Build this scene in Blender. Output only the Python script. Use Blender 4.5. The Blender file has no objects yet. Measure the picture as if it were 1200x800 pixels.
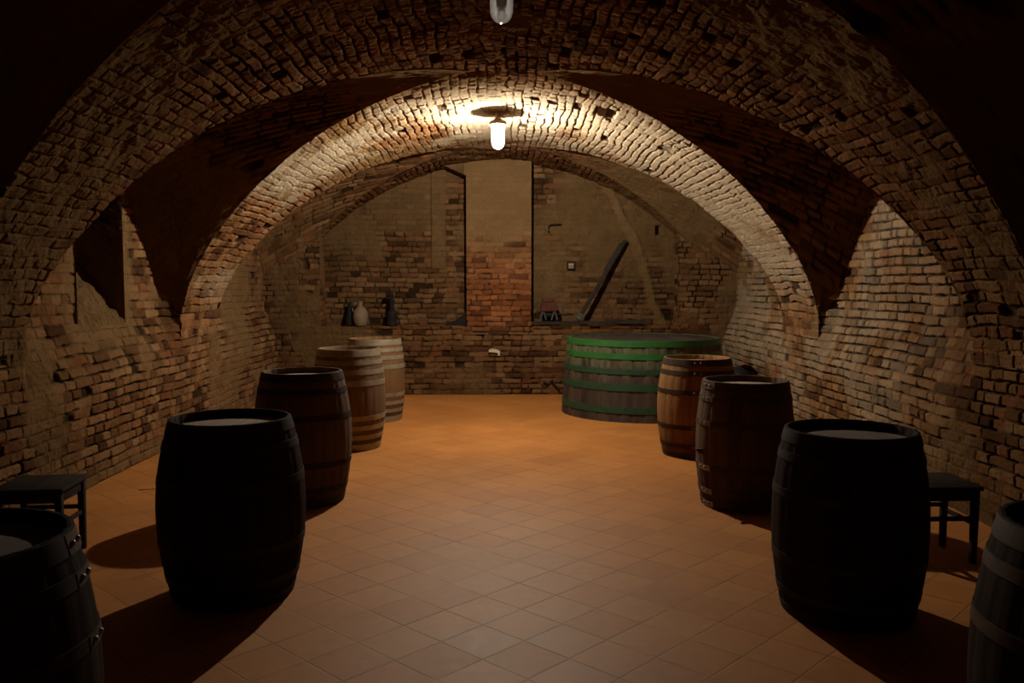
import bpy, bmesh, math, random
import numpy as np
from mathutils import Vector, Matrix
PI = math.pi
scene = bpy.context.scene
COL = scene.collection
rng = random.Random(7)

# ------------------------------------------------------------------ room numbers (metres)
H_CAM = 1.66
XW = 3.36                # half width of the cellar
Y0, Y1 = -1.2, 12.8      # front end (behind the camera), face of the end wall
YB = 13.15               # back of the two niches in the end wall
R_V, Z_V = 3.80, -0.30   # vault circle
LUN = [(-0.4, 1.45), (3.75, 1.45), (7.50, 1.45), (11.58, 1.45)]   # lunettes: centre, half width at wall
X_TIP = 0.28
Z_LEDGE = 1.03

# ------------------------------------------------------------------ numpy noise
def h2(i, j, s=0):
    i = np.asarray(i).astype(np.int64); j = np.asarray(j).astype(np.int64)
    n = (i * 374761393 + j * 668265263 + s * 974634777) & 0xFFFFFFFF
    n = ((n ^ (n >> 13)) * 1274126177) & 0xFFFFFFFF
    n = ((n ^ (n >> 16)) * 2246822519) & 0xFFFFFFFF
    n = n ^ (n >> 15)
    return (n & 0xFFFFFF) / float(0xFFFFFF)

def vn(u, v, s=0):
    iu = np.floor(u); iv = np.floor(v); fu = u - iu; fv = v - iv
    fu = fu * fu * (3 - 2 * fu); fv = fv * fv * (3 - 2 * fv)
    a = h2(iu, iv, s); b = h2(iu + 1, iv, s); c = h2(iu, iv + 1, s); d = h2(iu + 1, iv + 1, s)
    return (a * (1 - fu) + b * fu) * (1 - fv) + (c * (1 - fu) + d * fu) * fv

def fbm(u, v, s=0, o=4):
    t = 0; a = .5; n = 0
    for k in range(o):
        t = t + a * vn(u, v, s + 31 * k); n += a; a *= .5; u = u * 2.03 + 3.7; v = v * 2.03 + 1.3
    return t / n

def sstep(a, b, x):
    t = np.clip((x - a) / (b - a), 0, 1)
    return t * t * (3 - 2 * t)

def bricks(u, v, seed=0, plaster=.0, relief=1.0, hb=.079, lb=.30, missing=.03, holes=(), rough=1.0, joint=1.0, warp=1.0):
    """height of old, uneven brickwork + colour channels (brick mask, random, plaster)"""
    u = np.asarray(u, float); v = np.asarray(v, float)
    v2 = v + .022 * (vn(u * .9, v * .9, seed + 1) - .5) + warp * (.022 * (vn(u * 2.6, v * 2.6, seed + 2) - .5) + .013 * (vn(u * 8, v * 8, seed + 16) - .5))
    row = np.floor(v2 / hb); fv = v2 - row * hb
    u2 = u + h2(row, row * 0 + 5, seed) * lb + warp * (.030 * (vn(u * 3, v * 3, seed + 3) - .5) + .014 * (vn(u * 9, v * 9, seed + 17) - .5))
    cell = np.floor(u2 / lb); fu = u2 - cell * lb
    split = h2(cell, row, seed + 4)
    cut = np.where(split < .45, .5, np.where(split < .58, .66, 1.0)) * lb
    sub = (fu > cut).astype(int)
    lo = np.where(sub == 1, cut, 0); hi = np.where(sub == 1, lb, cut)
    du = np.minimum(fu - lo, hi - fu); dv = np.minimum(fv, hb - fv)
    rid = h2(cell * 2 + sub, row, seed + 6); rid2 = h2(cell * 2 + sub, row, seed + 7); rid3 = h2(cell * 2 + sub, row, seed + 8)
    rid4 = h2(cell * 2 + sub, row, seed + 18)
    wob = .009 * rough * (vn(u * 17, v * 17, seed + 9) - .5) + .006 * rough * (vn(u * 45, v * 45, seed + 19) - .5)
    jw = joint * (.0015 + .0045 * vn(u * 2.3, v * 2.3, seed + 10)) + wob
    q = .016                                             # rounded corners
    ed = np.where((du < q) & (dv < q), q - np.hypot(q - np.minimum(du, q), q - np.minimum(dv, q)), np.minimum(du, dv))
    m = sstep(jw, jw + .008, ed)
    fill = .08 + .92 * sstep(.40, .58, .5 * fbm(u * 1.3, v * 1.3, seed + 20, 4) + .5 * fbm(u * 8, v * 8, seed + 21, 2))      # how far the joints are washed out
    pl = sstep(.0, .12, fbm(u * .8, v * .8, seed + 11, 5) - (.66 - plaster))
    mis = (rid3 < missing) & (pl < .5)
    fl = (fu - lo) / np.maximum(hi - lo, .01) - .5; fw = fv / hb - .5
    top = .012 * (rid - .5) + .009 * (rid2 - .5) * fl + .008 * (rid4 - .5) * fw
    fine = fbm(u * 24, v * 24, seed + 12, 4) - .5
    hgt = top * m - (1 - m) * (.004 + .034 * fill) + .011 * rough * fine * (.35 + .65 * m)
    hgt = np.where(mis, -.050 + .03 * fbm(u * 15, v * 15, seed + 13, 3), hgt)
    hpl = .004 + .045 * rough * (fbm(u * 7, v * 7, seed + 14, 5) - .5) + .30 * hgt
    hgt = hgt * (1 - pl) + hpl * pl
    hgt = relief * hgt + .040 * (fbm(u * .7, v * .7, seed + 15, 3) - .5)
    for (cu, cv, ru, rv, dep) in holes:
        k = (np.abs(u - cu) < ru) & (np.abs(v - cv) < rv)
        hgt = np.where(k, -dep, hgt); m = np.where(k, 0, m)
    m = np.maximum(m, .70 * (1 - fill))
    return hgt, m * (1 - mis), rid2, pl

# ------------------------------------------------------------------ mesh helpers
def CC(m, r, p, orange=0, lime_glow=0, soot_shade=0):  # last two channels: limewash with painted glow, soot with painted shade
    return np.stack([m, r, p] + [k + 0 * m for k in (orange, lime_glow, soot_shade)], -1)

def grid_mesh(name, P, col=None, mask=None, flip=False):
    n, m = P.shape[:2]
    idx = np.arange(n * m).reshape(n, m)
    q = np.stack([idx[:-1, :-1], idx[1:, :-1], idx[1:, 1:], idx[:-1, 1:]], -1)
    if flip: q = q[..., ::-1]
    q = q.reshape(-1, 4) if mask is None else q[mask]
    used = np.zeros(n * m, bool); used[q.ravel()] = True
    remap = np.cumsum(used) - 1
    return P.reshape(-1, 3)[used], remap[q], None if col is None else col.reshape(-1, 6)[used]

def link_quads(name, pieces, mats, smooth=True, parent=None):
    """pieces: list of (verts, quads, colours, material index)"""
    V = np.concatenate([p[0] for p in pieces]); off = 0; Q = []; MI = []
    for p in pieces:
        Q.append(p[1] + off); off += len(p[0]); MI.append(np.full(len(p[1]), p[3], np.int32))
    Q = np.concatenate(Q).astype(np.int32); MI = np.concatenate(MI)
    me = bpy.data.meshes.new(name)
    me.vertices.add(len(V)); me.vertices.foreach_set('co', V.astype(np.float32).ravel())
    me.loops.add(Q.size); me.loops.foreach_set('vertex_index', Q.ravel())
    me.polygons.add(len(Q)); me.polygons.foreach_set('loop_start', np.arange(0, Q.size, 4, dtype=np.int32))
    me.polygons.foreach_set('material_index', MI)
    me.polygons.foreach_set('use_smooth', np.full(len(Q), smooth))
    for m in mats: me.materials.append(m)
    if pieces[0][2] is not None:
        C = np.concatenate([p[2] for p in pieces]).astype(np.float32)
        at = me.attributes.new('bk', 'FLOAT_COLOR', 'POINT'); at.data.foreach_set('color', C[:, :4].ravel())
        for k, nm in ((4, 'lime_glow'), (5, 'soot_shade')):
            at = me.attributes.new(nm, 'FLOAT', 'POINT'); at.data.foreach_set('value', np.ascontiguousarray(C[:, k]))
    me.update(calc_edges=True); me.validate()
    o = bpy.data.objects.new(name, me); COL.objects.link(o)
    if parent: o.parent = parent
    return o

def obj(name, bm, mat, parent=None, smooth=True, angle=40):
    me = bpy.data.meshes.new(name)
    bmesh.ops.recalc_face_normals(bm, faces=bm.faces[:])
    bm.to_mesh(me); bm.free()
    for m in (mat if isinstance(mat, (list, tuple)) else [mat]): me.materials.append(m)
    if smooth:
        me.polygons.foreach_set('use_smooth', np.ones(len(me.polygons), bool))
        me.set_sharp_from_angle(angle=math.radians(angle))
    o = bpy.data.objects.new(name, me); COL.objects.link(o)
    if parent: o.parent = parent
    return o

def thing(name, label, cat, loc=(0, 0, 0), rotz=0, group=None):
    o = bpy.data.objects.new(name, None); COL.objects.link(o)
    o.empty_display_size = .1
    o.location = loc; o.rotation_euler = (0, 0, rotz)
    o['label'] = label; o['category'] = cat
    if group: o['group'] = group
    return o

def tag(o, label, cat, group=None):
    o['label'] = label; o['category'] = cat
    if group: o['group'] = group
    return o

def struct(o):
    o['kind'] = 'structure'; return o

def add_box(bm, size, loc=(0, 0, 0), rot=None, bevel=.004, taper=None):
    r = bmesh.ops.create_cube(bm, size=1)
    vs = r['verts']
    for v in vs:
        v.co = Vector((v.co.x * size[0], v.co.y * size[1], v.co.z * size[2]))
        if taper and v.co.z < 0: v.co.x *= taper; v.co.y *= taper
    if bevel:
        es = list({e for v in vs for e in v.link_edges})
        b = bmesh.ops.bevel(bm, geom=es, offset=bevel, segments=2, affect='EDGES', profile=.5)
        vs = list({v for f in b['faces'] for v in f.verts} | {v for v in vs if v.is_valid})
    M = Matrix.Translation(loc) @ (rot.to_4x4() if rot else Matrix.Identity(4))
    bmesh.ops.transform(bm, matrix=M, verts=vs)
    return vs

def add_lathe(bm, prof, seg=48, loc=(0, 0, 0), rot=None, rmod=None):
    """prof: list of (r, z); rmod(angle, i) -> radius offset; closes r=0 ends"""
    rings = []
    M = Matrix.Translation(loc) @ (rot.to_4x4() if rot else Matrix.Identity(4))
    for i, (r, z) in enumerate(prof):
        if r < 1e-6: rings.append([bm.verts.new(M @ Vector((0, 0, z)))]); continue
        ring = []
        for k in range(seg):
            a = 2 * PI * k / seg
            rr = r + (rmod(a, i) if rmod else 0)
            ring.append(bm.verts.new(M @ Vector((rr * math.cos(a), rr * math.sin(a), z))))
        rings.append(ring)
    for a, b in zip(rings, rings[1:]):
        if len(a) == 1 and len(b) == 1: continue
        for k in range(seg):
            k2 = (k + 1) % seg
            if len(a) == 1: bm.faces.new((a[0], b[k], b[k2]))
            elif len(b) == 1: bm.faces.new((a[k], b[0], a[k2]))
            else: bm.faces.new((a[k], b[k], b[k2], a[k2]))
    return rings

def add_tube(bm, pts, rad, seg=10, cap=True):
    pts = [Vector(p) for p in pts]
    rads = rad if isinstance(rad, (list, tuple)) else [rad] * len(pts)
    rings = []
    up = Vector((0, 0, 1))
    for i, p in enumerate(pts):
        t = (pts[min(i + 1, len(pts) - 1)] - pts[max(i - 1, 0)]).normalized()
        a = t.cross(up)
        if a.length < .1: a = t.cross(Vector((1, 0, 0)))
        a.normalize(); b = t.cross(a).normalized()
        rings.append([bm.verts.new(p + rads[i] * (math.cos(2 * PI * k / seg) * a + math.sin(2 * PI * k / seg) * b)) for k in range(seg)])
    for A, B in zip(rings, rings[1:]):
        for k in range(seg): bm.faces.new((A[k], A[(k + 1) % seg], B[(k + 1) % seg], B[k]))
    if cap: bm.faces.new(rings[0][::-1]); bm.faces.new(rings[-1])

# ------------------------------------------------------------------ materials
class NT:
    def __init__(s, name):
        s.m = bpy.data.materials.new(name); s.m.use_nodes = True
        s.t = s.m.node_tree; s.t.nodes.clear()
    def n(s, kind, **kw):
        nd = s.t.nodes.new(kind)
        for k, v in kw.items():
            if k.startswith('i_'):
                key = k[2:]; key = int(key) if key.isdigit() else key.replace('_', ' ')
                s.put(nd.inputs[key], v)
            else: setattr(nd, k, v)
        return nd
    def put(s, sock, v):
        if isinstance(v, bpy.types.NodeSocket): s.t.links.new(v, sock)
        elif hasattr(v, 'outputs'): s.t.links.new(v.outputs[0], sock)
        else:
            if sock.type == 'RGBA' and len(v) == 3: v = (*v, 1)
            sock.default_value = v
    def math(s, op, a, b=None, c=None):
        nd = s.n('ShaderNodeMath', operation=op); s.put(nd.inputs[0], a)
        if b is not None: s.put(nd.inputs[1], b)
        if c is not None: s.put(nd.inputs[2], c)
        return nd.outputs[0]
    def mix(s, f, a, b, mode='MIX'):
        nd = s.n('ShaderNodeMix', data_type='RGBA', blend_type=mode)
        s.put(nd.inputs[0], f); s.put(nd.inputs[6], a); s.put(nd.inputs[7], b)
        return nd.outputs[2]
    def ramp(s, f, stops, interp='LINEAR'):
        nd = s.n('ShaderNodeValToRGB'); cr = nd.color_ramp; cr.interpolation = interp
        while len(cr.elements) < len(stops): cr.elements.new(.5)
        for e, (p, c) in zip(cr.elements, stops):
            e.position = p; e.color = (*c, 1) if len(c) == 3 else c
        s.put(nd.inputs[0], f); return nd.outputs[0]
    def noise(s, vec, scale, detail=4, rough=.55, dist=0):
        nd = s.n('ShaderNodeTexNoise'); s.put(nd.inputs['Vector'], vec)
        nd.inputs['Scale'].default_value = scale; nd.inputs['Detail'].default_value = detail
        nd.inputs['Roughness'].default_value = rough; nd.inputs['Distortion'].default_value = dist
        return nd.outputs[0]
    def coord(s): return s.n('ShaderNodeTexCoord').outputs['Object']
    def mapping(s, vec, scale=(1, 1, 1), rot=(0, 0, 0), loc=(0, 0, 0)):
        nd = s.n('ShaderNodeMapping'); s.put(nd.inputs[0], vec)
        nd.inputs['Scale'].default_value = scale; nd.inputs['Rotation'].default_value = rot; nd.inputs['Location'].default_value = loc
        return nd.outputs[0]
    def bump(s, hgt, dist, strength=1, normal=None):
        nd = s.n('ShaderNodeBump'); s.put(nd.inputs['Height'], hgt)
        nd.inputs['Distance'].default_value = dist; nd.inputs['Strength'].default_value = strength
        if normal is not None: s.put(nd.inputs['Normal'], normal)
        return nd.outputs[0]
    def out(s, color, rough=.8, normal=None, metal=0, spec=.5, **extra):
        p = s.n('ShaderNodeBsdfPrincipled')
        s.put(p.inputs['Base Color'], color); s.put(p.inputs['Roughness'], rough)
        s.put(p.inputs['Metallic'], metal); s.put(p.inputs['Specular IOR Level'], spec)
        if normal is not None: s.put(p.inputs['Normal'], normal)
        for k, v in extra.items(): s.put(p.inputs[k.replace('_', ' ')], v)
        o = s.n('ShaderNodeOutputMaterial'); s.t.links.new(p.outputs[0], o.inputs[0])
        return s.m

def mat_brick():
    t = NT('old_brick'); co = t.coord()
    at = t.n('ShaderNodeAttribute', attribute_name='bk'); lw = t.n('ShaderNodeAttribute', attribute_name='lime_glow').outputs['Fac']; so = t.n('ShaderNodeAttribute', attribute_name='soot_shade').outputs['Fac']
    sp = t.n('ShaderNodeSeparateColor'); t.put(sp.inputs[0], at.outputs['Color'])
    m, r, p, al = sp.outputs[0], sp.outputs[1], sp.outputs[2], at.outputs['Alpha']
    orange = al
    bc = t.ramp(r, [(0, (.070, .032, .016)), (.18, (.140, .068, .028)), (.5, (.205, .104, .043)), (.8, (.270, .150, .066)), (1, (.19, .070, .027))])
    oc = t.ramp(r, [(0, (.12, .040, .016)), (.4, (.25, .085, .028)), (.8, (.30, .115, .042)), (1, (.21, .085, .036))])
    bc = t.mix(orange, bc, oc)
    n1 = t.noise(co, 3.0, 5, .6); n2 = t.noise(co, 38, 4, .7)
    bc = t.mix(.8, bc, t.ramp(n1, [(.3, (.60, .57, .55)), (.7, (1.22, 1.2, 1.14))]), 'MULTIPLY')
    mo = t.mix(n1, (.030, .016, .007), (.055, .030, .013))
    pl = t.mix(n1, (.155, .085, .032), (.235, .138, .058))
    c = t.mix(m, mo, bc)
    c = t.mix(t.math('MULTIPLY', p, .85), c, pl)
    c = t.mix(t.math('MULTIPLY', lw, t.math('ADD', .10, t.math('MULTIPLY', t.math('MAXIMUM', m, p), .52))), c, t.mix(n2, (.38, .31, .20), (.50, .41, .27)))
    c = t.mix(.7, c, t.ramp(n2, [(.3, (.70, .68, .66)), (.7, (1.12, 1.12, 1.12))]), 'MULTIPLY')
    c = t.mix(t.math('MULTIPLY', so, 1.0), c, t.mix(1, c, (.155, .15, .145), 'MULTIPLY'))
    n3 = t.noise(co, 110, 4, .7); n4 = t.noise(co, 15, 6, .72)
    hh = t.math('ADD', t.math('MULTIPLY', n4, t.math('ADD', .25, t.math('MULTIPLY', p, .9))), t.math('ADD', t.math('MULTIPLY', n2, .45), t.math('MULTIPLY', n3, .15)))
    b = t.bump(hh, .022, .9)
    return t.out(c, 1.0, b, spec=0.0)

def mat_floor():
    t = NT('terracotta_tiles'); co = t.coord()
    vec = t.mapping(co, (1, 1, 1), (0, 0, -FL_YAW), (0, 0, 0))
    # tile grid with own maths: cell id and distance to the joint
    s = t.n('ShaderNodeSeparateXYZ'); t.put(s.inputs[0], vec)
    wob = t.noise(co, 2.2, 2)
    ux = t.math('DIVIDE', t.math('ADD', s.outputs[0], FL_OX), FL_T); uy = t.math('DIVIDE', t.math('ADD', s.outputs[1], FL_OY), FL_T)
    fx = t.math('FRACT', ux); fy = t.math('FRACT', uy)
    cx = t.math('FLOOR', ux); cy = t.math('FLOOR', uy)
    ex = t.math('SUBTRACT', .5, t.math('ABSOLUTE', t.math('SUBTRACT', fx, .5)))
    ey = t.math('SUBTRACT', .5, t.math('ABSOLUTE', t.math('SUBTRACT', fy, .5)))
    d = t.math('MULTIPLY', t.math('MINIMUM', ex, ey), FL_T)
    cmb = t.n('ShaderNodeCombineXYZ'); t.put(cmb.inputs[0], cx); t.put(cmb.inputs[1], cy)
    wn = t.n('ShaderNodeTexWhiteNoise', noise_dimensions='2D'); t.put(wn.inputs['Vector'], cmb)
    rnd = wn.outputs['Value']
    jw = t.math('ADD', .0016, t.math('MULTIPLY', wob, .0022))
    mr = t.n('ShaderNodeMapRange', interpolation_type='SMOOTHSTEP'); t.put(mr.inputs[0], d)
    t.put(mr.inputs[1], jw); t.put(mr.inputs[2], t.math('ADD', jw, .0022)); tile = mr.outputs[0]
    n1 = t.noise(co, 1.1, 5, .6); n2 = t.noise(co, 14, 5, .65); n3 = t.noise(co, 120, 3, .6)
    base = t.ramp(rnd, [(0, (.42, .148, .033)), (.35, (.46, .170, .038)), (.7, (.49, .190, .043)), (1, (.45, .160, .036))])
    base = t.mix(.75, base, t.ramp(n1, [(.3, (.80, .80, .80)), (.7, (1.12, 1.12, 1.14))]), 'MULTIPLY')
    base = t.mix(.6, base, t.ramp(n2, [(.3, (.80, .78, .76)), (.7, (1.1, 1.1, 1.1))]), 'MULTIPLY')
    jv = t.ramp(t.noise(co, 1.7, 3, .6), [(.38, (.10, .10, .10)), (.60, (1, 1, 1))])
    c = t.mix(t.math('MULTIPLY', t.math('SUBTRACT', 1, tile), jv), base, (.25, .112, .038))
    rough = t.math('ADD', .50, t.math('ADD', t.math('MULTIPLY', n2, .16), t.math('MULTIPLY', rnd, .03)))
    hgt = t.math('ADD', t.math('SUBTRACT', 1, t.math('MULTIPLY', t.math('SUBTRACT', 1, tile), t.math('ADD', .25, jv))), t.math('ADD', t.math('MULTIPLY', n2, .25), t.math('MULTIPLY', n3, .05)))
    b = t.bump(hgt, .0034, .9)
    return t.out(c, rough, b, spec=.46, Specular_Tint=(1, .68, .36, 1))

def mat_wood(name, dark, mid, lite, staves=26, rough=.72, radial=True, foot_tint=None, spec=.22, grain=.0025):
    t = NT(name); co = t.coord()
    s = t.n('ShaderNodeSeparateXYZ'); t.put(s.inputs[0], co)
    if radial:
        a = t.math('ARCTAN2', s.outputs[1], s.outputs[0])
        k = t.math('FLOOR', t.math('MULTIPLY', t.math('ADD', a, PI), staves / (2 * PI)))
        g = t.mapping(co, (24, 24, 1.6))
    else:
        k = t.math('FLOOR', t.math('MULTIPLY', s.outputs[0], staves))
        g = t.mapping(co, (26, 1.8, 26))
    w = t.n('ShaderNodeTexWhiteNoise', noise_dimensions='1D'); t.put(w.inputs['W'], k)
    gn = t.noise(g, 1, 5, .62, .6); bl = t.noise(co, 4.5, 4, .6)
    f = t.math('ADD', t.math('MULTIPLY', gn, .55), t.math('ADD', t.math('MULTIPLY', w.outputs['Value'], .18), t.math('MULTIPLY', bl, .35)))
    c = t.ramp(f, [(.28, dark), (.55, mid), (.85, lite)])
    if foot_tint:      # barrel colour darkens towards the foot
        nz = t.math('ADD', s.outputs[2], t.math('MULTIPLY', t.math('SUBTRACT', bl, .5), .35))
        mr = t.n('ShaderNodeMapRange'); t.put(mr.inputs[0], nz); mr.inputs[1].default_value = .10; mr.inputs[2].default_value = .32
        c = t.mix(mr.outputs[0], t.mix(1, c, foot_tint, 'MULTIPLY'), c)
    b = t.bump(gn, grain, .8)
    return t.out(c, t.math('ADD', rough, t.math('MULTIPLY', bl, .15)), b, spec=spec)

def mat_plain(name, a, b_, rough=.6, metal=0, scale=18, bump=.002, spec=.4):
    t = NT(name); co = t.coord()
    n = t.noise(co, scale, 5, .6); n2 = t.noise(co, scale * 5, 3, .6)
    c = t.mix(t.ramp(n, [(.3, (0, 0, 0)), (.7, (1, 1, 1))]), a, b_)
    return t.out(c, rough, t.bump(t.math('ADD', n, t.math('MULTIPLY', n2, .4)), bump, .7), metal, spec)

def mat_flaking():
    """vat staves: dark damp wood with remains of pale green paint in the upper part"""
    t = NT('vat_staves'); co = t.coord()
    s = t.n('ShaderNodeSeparateXYZ'); t.put(s.inputs[0], co)
    a = t.math('ARCTAN2', s.outputs[1], s.outputs[0])
    k = t.math('FLOOR', t.math('MULTIPLY', t.math('ADD', a, PI), 44 / (2 * PI)))
    w = t.n('ShaderNodeTexWhiteNoise', noise_dimensions='1D'); t.put(w.inputs['W'], k)
    g = t.noise(t.mapping(co, (20, 20, 2.0)), 1, 5, .65); g2 = t.noise(t.mapping(co, (14, 14, 3.5)), 1, 4, .7, .5)
    wood = t.ramp(t.math('ADD', t.math('MULTIPLY', g, .7), t.math('MULTIPLY', w.outputs[0], .3)), [(.25, (.020, .012, .008)), (.6, (.055, .034, .021)), (.9, (.10, .065, .040))])
    zz = t.n('ShaderNodeMapRange'); t.put(zz.inputs[0], s.outputs[2]); zz.inputs[1].default_value = .30; zz.inputs[2].default_value = .75
    f = t.math('ADD', g2, t.math('ADD', t.math('MULTIPLY', zz.outputs[0], .16), t.math('MULTIPLY', w.outputs[0], .08)))
    mask = t.math('MULTIPLY', t.ramp(f, [(.60, (0, 0, 0)), (.70, (1, 1, 1))]), zz.outputs[0])
    paint = t.mix(g, (.04, .048, .018), (.12, .12, .055))
    return t.out(t.mix(mask, wood, paint), .75, t.bump(g, .003, .8), spec=.3)

def mat_jar(name, dust):
    """lamp jar: clear glass under a film of dust"""
    t = NT(name); co = t.coord()
    n = t.noise(t.mapping(co, (30, 30, 8)), 1, 4, .7)
    tr = t.n('ShaderNodeBsdfTransparent'); tr.inputs[0].default_value = (.96, .97, .97, 1)
    gl = t.n('ShaderNodeBsdfGlossy'); gl.inputs['Roughness'].default_value = .12
    fr = t.n('ShaderNodeLayerWeight'); fr.inputs[0].default_value = .35
    m1 = t.n('ShaderNodeMixShader'); t.put(m1.inputs[0], t.math('ADD', .06, t.math('MULTIPLY', fr.outputs['Facing'], .5))); t.put(m1.inputs[1], tr); t.put(m1.inputs[2], gl)
    df = t.n('ShaderNodeBsdfDiffuse'); df.inputs[0].default_value = (.80, .80, .78, 1)
    tl = t.n('ShaderNodeBsdfTranslucent'); tl.inputs[0].default_value = (.93, .93, .91, 1)
    m2 = t.n('ShaderNodeMixShader'); m2.inputs[0].default_value = .75; t.put(m2.inputs[1], df); t.put(m2.inputs[2], tl)
    m3 = t.n('ShaderNodeMixShader')
    t.put(m3.inputs[0], t.math('MULTIPLY', t.math('ADD', .5, t.math('ADD', n, t.math('MULTIPLY', fr.outputs['Facing'], .4))), dust))
    t.put(m3.inputs[1], m1); t.put(m3.inputs[2], m2)
    o = t.n('ShaderNodeOutputMaterial'); t.put(o.inputs[0], m3)
    return t.m

def mat_emit(name, col, s):
    t = NT(name); e = t.n('ShaderNodeEmission'); e.inputs[0].default_value = (*col, 1); e.inputs[1].default_value = s
    o = t.n('ShaderNodeOutputMaterial'); t.put(o.inputs[0], e); return t.m

FL_T = .274; FL_YAW = .810 - .013; FL_OX = 0.; FL_OY = 0.
_c, _s = math.cos(FL_YAW), math.sin(FL_YAW)
_ox, _oy = -.307 * 1.66, 1.978 * 1.66            # a tile corner on the floor
_ox, _oy = _ox + .013 * _oy, _oy - .013 * _ox
FL_OX = -(_ox * _c + _oy * _s); FL_OY = -(-_ox * _s + _oy * _c)

M_BRICK = mat_brick()
M_FLOOR = mat_floor()
M_W_DARK = mat_wood('black_oak', (.016, .010, .006), (.036, .022, .013), (.062, .038, .022), foot_tint=(.6, .6, .6), spec=.04)
M_W_BROWN = mat_wood('brown_oak', (.050, .026, .012), (.115, .062, .030), (.19, .105, .05), foot_tint=(.5, .5, .5))
M_W_HONEY = mat_wood('honey_oak', (.13, .056, .015), (.225, .104, .030), (.31, .155, .050), foot_tint=(.45, .42, .4))
M_W_GREY = mat_wood('weathered_oak', (.070, .040, .022), (.150, .086, .045), (.24, .145, .08), foot_tint=(.55, .55, .55))
M_W_RUST = mat_wood('reddish_oak', (.080, .038, .013), (.155, .078, .028), (.23, .128, .052), foot_tint=(.35, .33, .32))
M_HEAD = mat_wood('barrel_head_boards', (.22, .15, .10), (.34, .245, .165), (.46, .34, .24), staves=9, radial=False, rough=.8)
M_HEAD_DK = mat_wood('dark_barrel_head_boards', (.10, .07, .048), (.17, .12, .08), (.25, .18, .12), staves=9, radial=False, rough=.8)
M_HOOP = mat_plain('dark_iron_hoop', (.026, .017, .011), (.060, .038, .024), .7, 0, 9, .0015, spec=.10)
M_HOOP_BR = mat_plain('brown_iron_hoop', (.06, .036, .020), (.11, .070, .042), .7, 0, 9, .0015, spec=.10)
M_HOOP_ZN = mat_plain('galvanised_hoop', (.20, .155, .095), (.33, .27, .175), .5, .35, 11, .0012)
M_RIVET = mat_plain('rivet_iron', (.16, .13, .11), (.28, .24, .20), .4, .7, 30, .001)
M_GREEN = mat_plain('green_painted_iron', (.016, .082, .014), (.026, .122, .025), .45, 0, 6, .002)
M_GREEN_DK = mat_plain('dark_green_painted_iron', (.011, .036, .014), (.018, .056, .022), .55, 0, 9, .002)  # darker green for the three lower hoops
M_VAT = mat_flaking()
M_VATTOP = mat_wood('vat_top_boards', (.020, .014, .010), (.042, .029, .02), (.07, .05, .034), staves=7, radial=False, rough=.85, spec=.05)
M_STOOL = mat_wood('dark_stained_wood', (.014, .010, .008), (.028, .019, .014), (.05, .034, .024), staves=3, radial=False, rough=.55, spec=.10)
M_BLACK = mat_plain('black_iron', (.005, .004, .003), (.016, .012, .009), .75, 0, 25, .002, spec=.15)
M_STONE = mat_plain('tan_stoneware', (.13, .085, .048), (.19, .13, .075), .7, 0, 12, .001, spec=.2)
M_RED = mat_plain('rusty_red_paint', (.045, .011, .006), (.095, .028, .014), .75, 0, 20, .002, spec=.15)
M_GREYMET = mat_plain('grey_cast_iron', (.042, .034, .027), (.085, .07, .056), .7, .1, 20, .002, spec=.2)
M_PLANK = mat_wood('grey_old_plank', (.014, .010, .007), (.030, .022, .015), (.056, .042, .030), staves=4, radial=False, rough=.85, spec=.1)
M_PORC = mat_plain('lamp_socket', (.20, .12, .06), (.30, .19, .10), .5, 0, 10, .0005)
M_JAR_LIT = mat_jar('dusty_glass_lit', .22)
M_JAR = mat_jar('dusty_glass', .5)
M_STRAW = mat_plain('pale_straw', (.5, .38, .25), (.6, .48, .32), .7)
M_CHIP = mat_plain('pale_plaster', (.40, .30, .19), (.55, .43, .29), .9, 0, 12, .004)

# ------------------------------------------------------------------ vault profile
def half_profile():
    th1 = math.asin(2.99 / R_V)
    pts = [(R_V * math.sin(a), Z_V + R_V * math.cos(a)) for a in np.linspace(0, th1, 160)]
    p0 = np.array(pts[-1]); t0 = np.array([math.cos(th1), -math.sin(th1)])
    p3 = np.array([XW, 1.10]); p1 = p0 + t0 * .38; p2 = p3 + np.array([0, .35])
    for t in np.linspace(0, 1, 60)[1:]:
        pts.append(tuple((1 - t) ** 3 * p0 + 3 * t * (1 - t) ** 2 * p1 + 3 * t * t * (1 - t) * p2 + t ** 3 * p3))
    return np.array(pts)
HP = half_profile()
HS = np.concatenate([[0], np.cumsum(np.linalg.norm(np.diff(HP, axis=0), axis=1))])
HL = HS[-1]
def prof_at(s):                       # signed arc length from the crown
    a = np.abs(s); x = np.interp(a, HS, HP[:, 0]); z = np.interp(a, HS, HP[:, 1])
    return np.sign(s) * x, z
def vault_z(x):
    return np.interp(np.abs(x), HP[:, 0], HP[:, 1])
def prof_normal(s):
    e = .01
    x0, z0 = prof_at(s - e); x1, z1 = prof_at(s + e)
    tx, tz = x1 - x0, z1 - z0; L = np.hypot(tx, tz)
    return tz / L, -tx / L            # towards the room
def lun_w(x, w0):
    k = np.clip((np.abs(x) - X_TIP) / (3.33 - X_TIP), 0, 1.02)
    return w0 * k ** .85
def lun_arch(sa, w0):                 # height of the lunette where it meets the wall
    return 1.34 + 1.62 * (1 - (np.abs(sa) / w0) ** 1.6)

def ylines(a, b, k=.00125, mn=.007):
    y = [a]
    while y[-1] < b: y.append(y[-1] + (.05 if y[-1] < 4.0 else max(mn, k * y[-1])))
    y[-1] = b
    return np.array(y)

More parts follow.
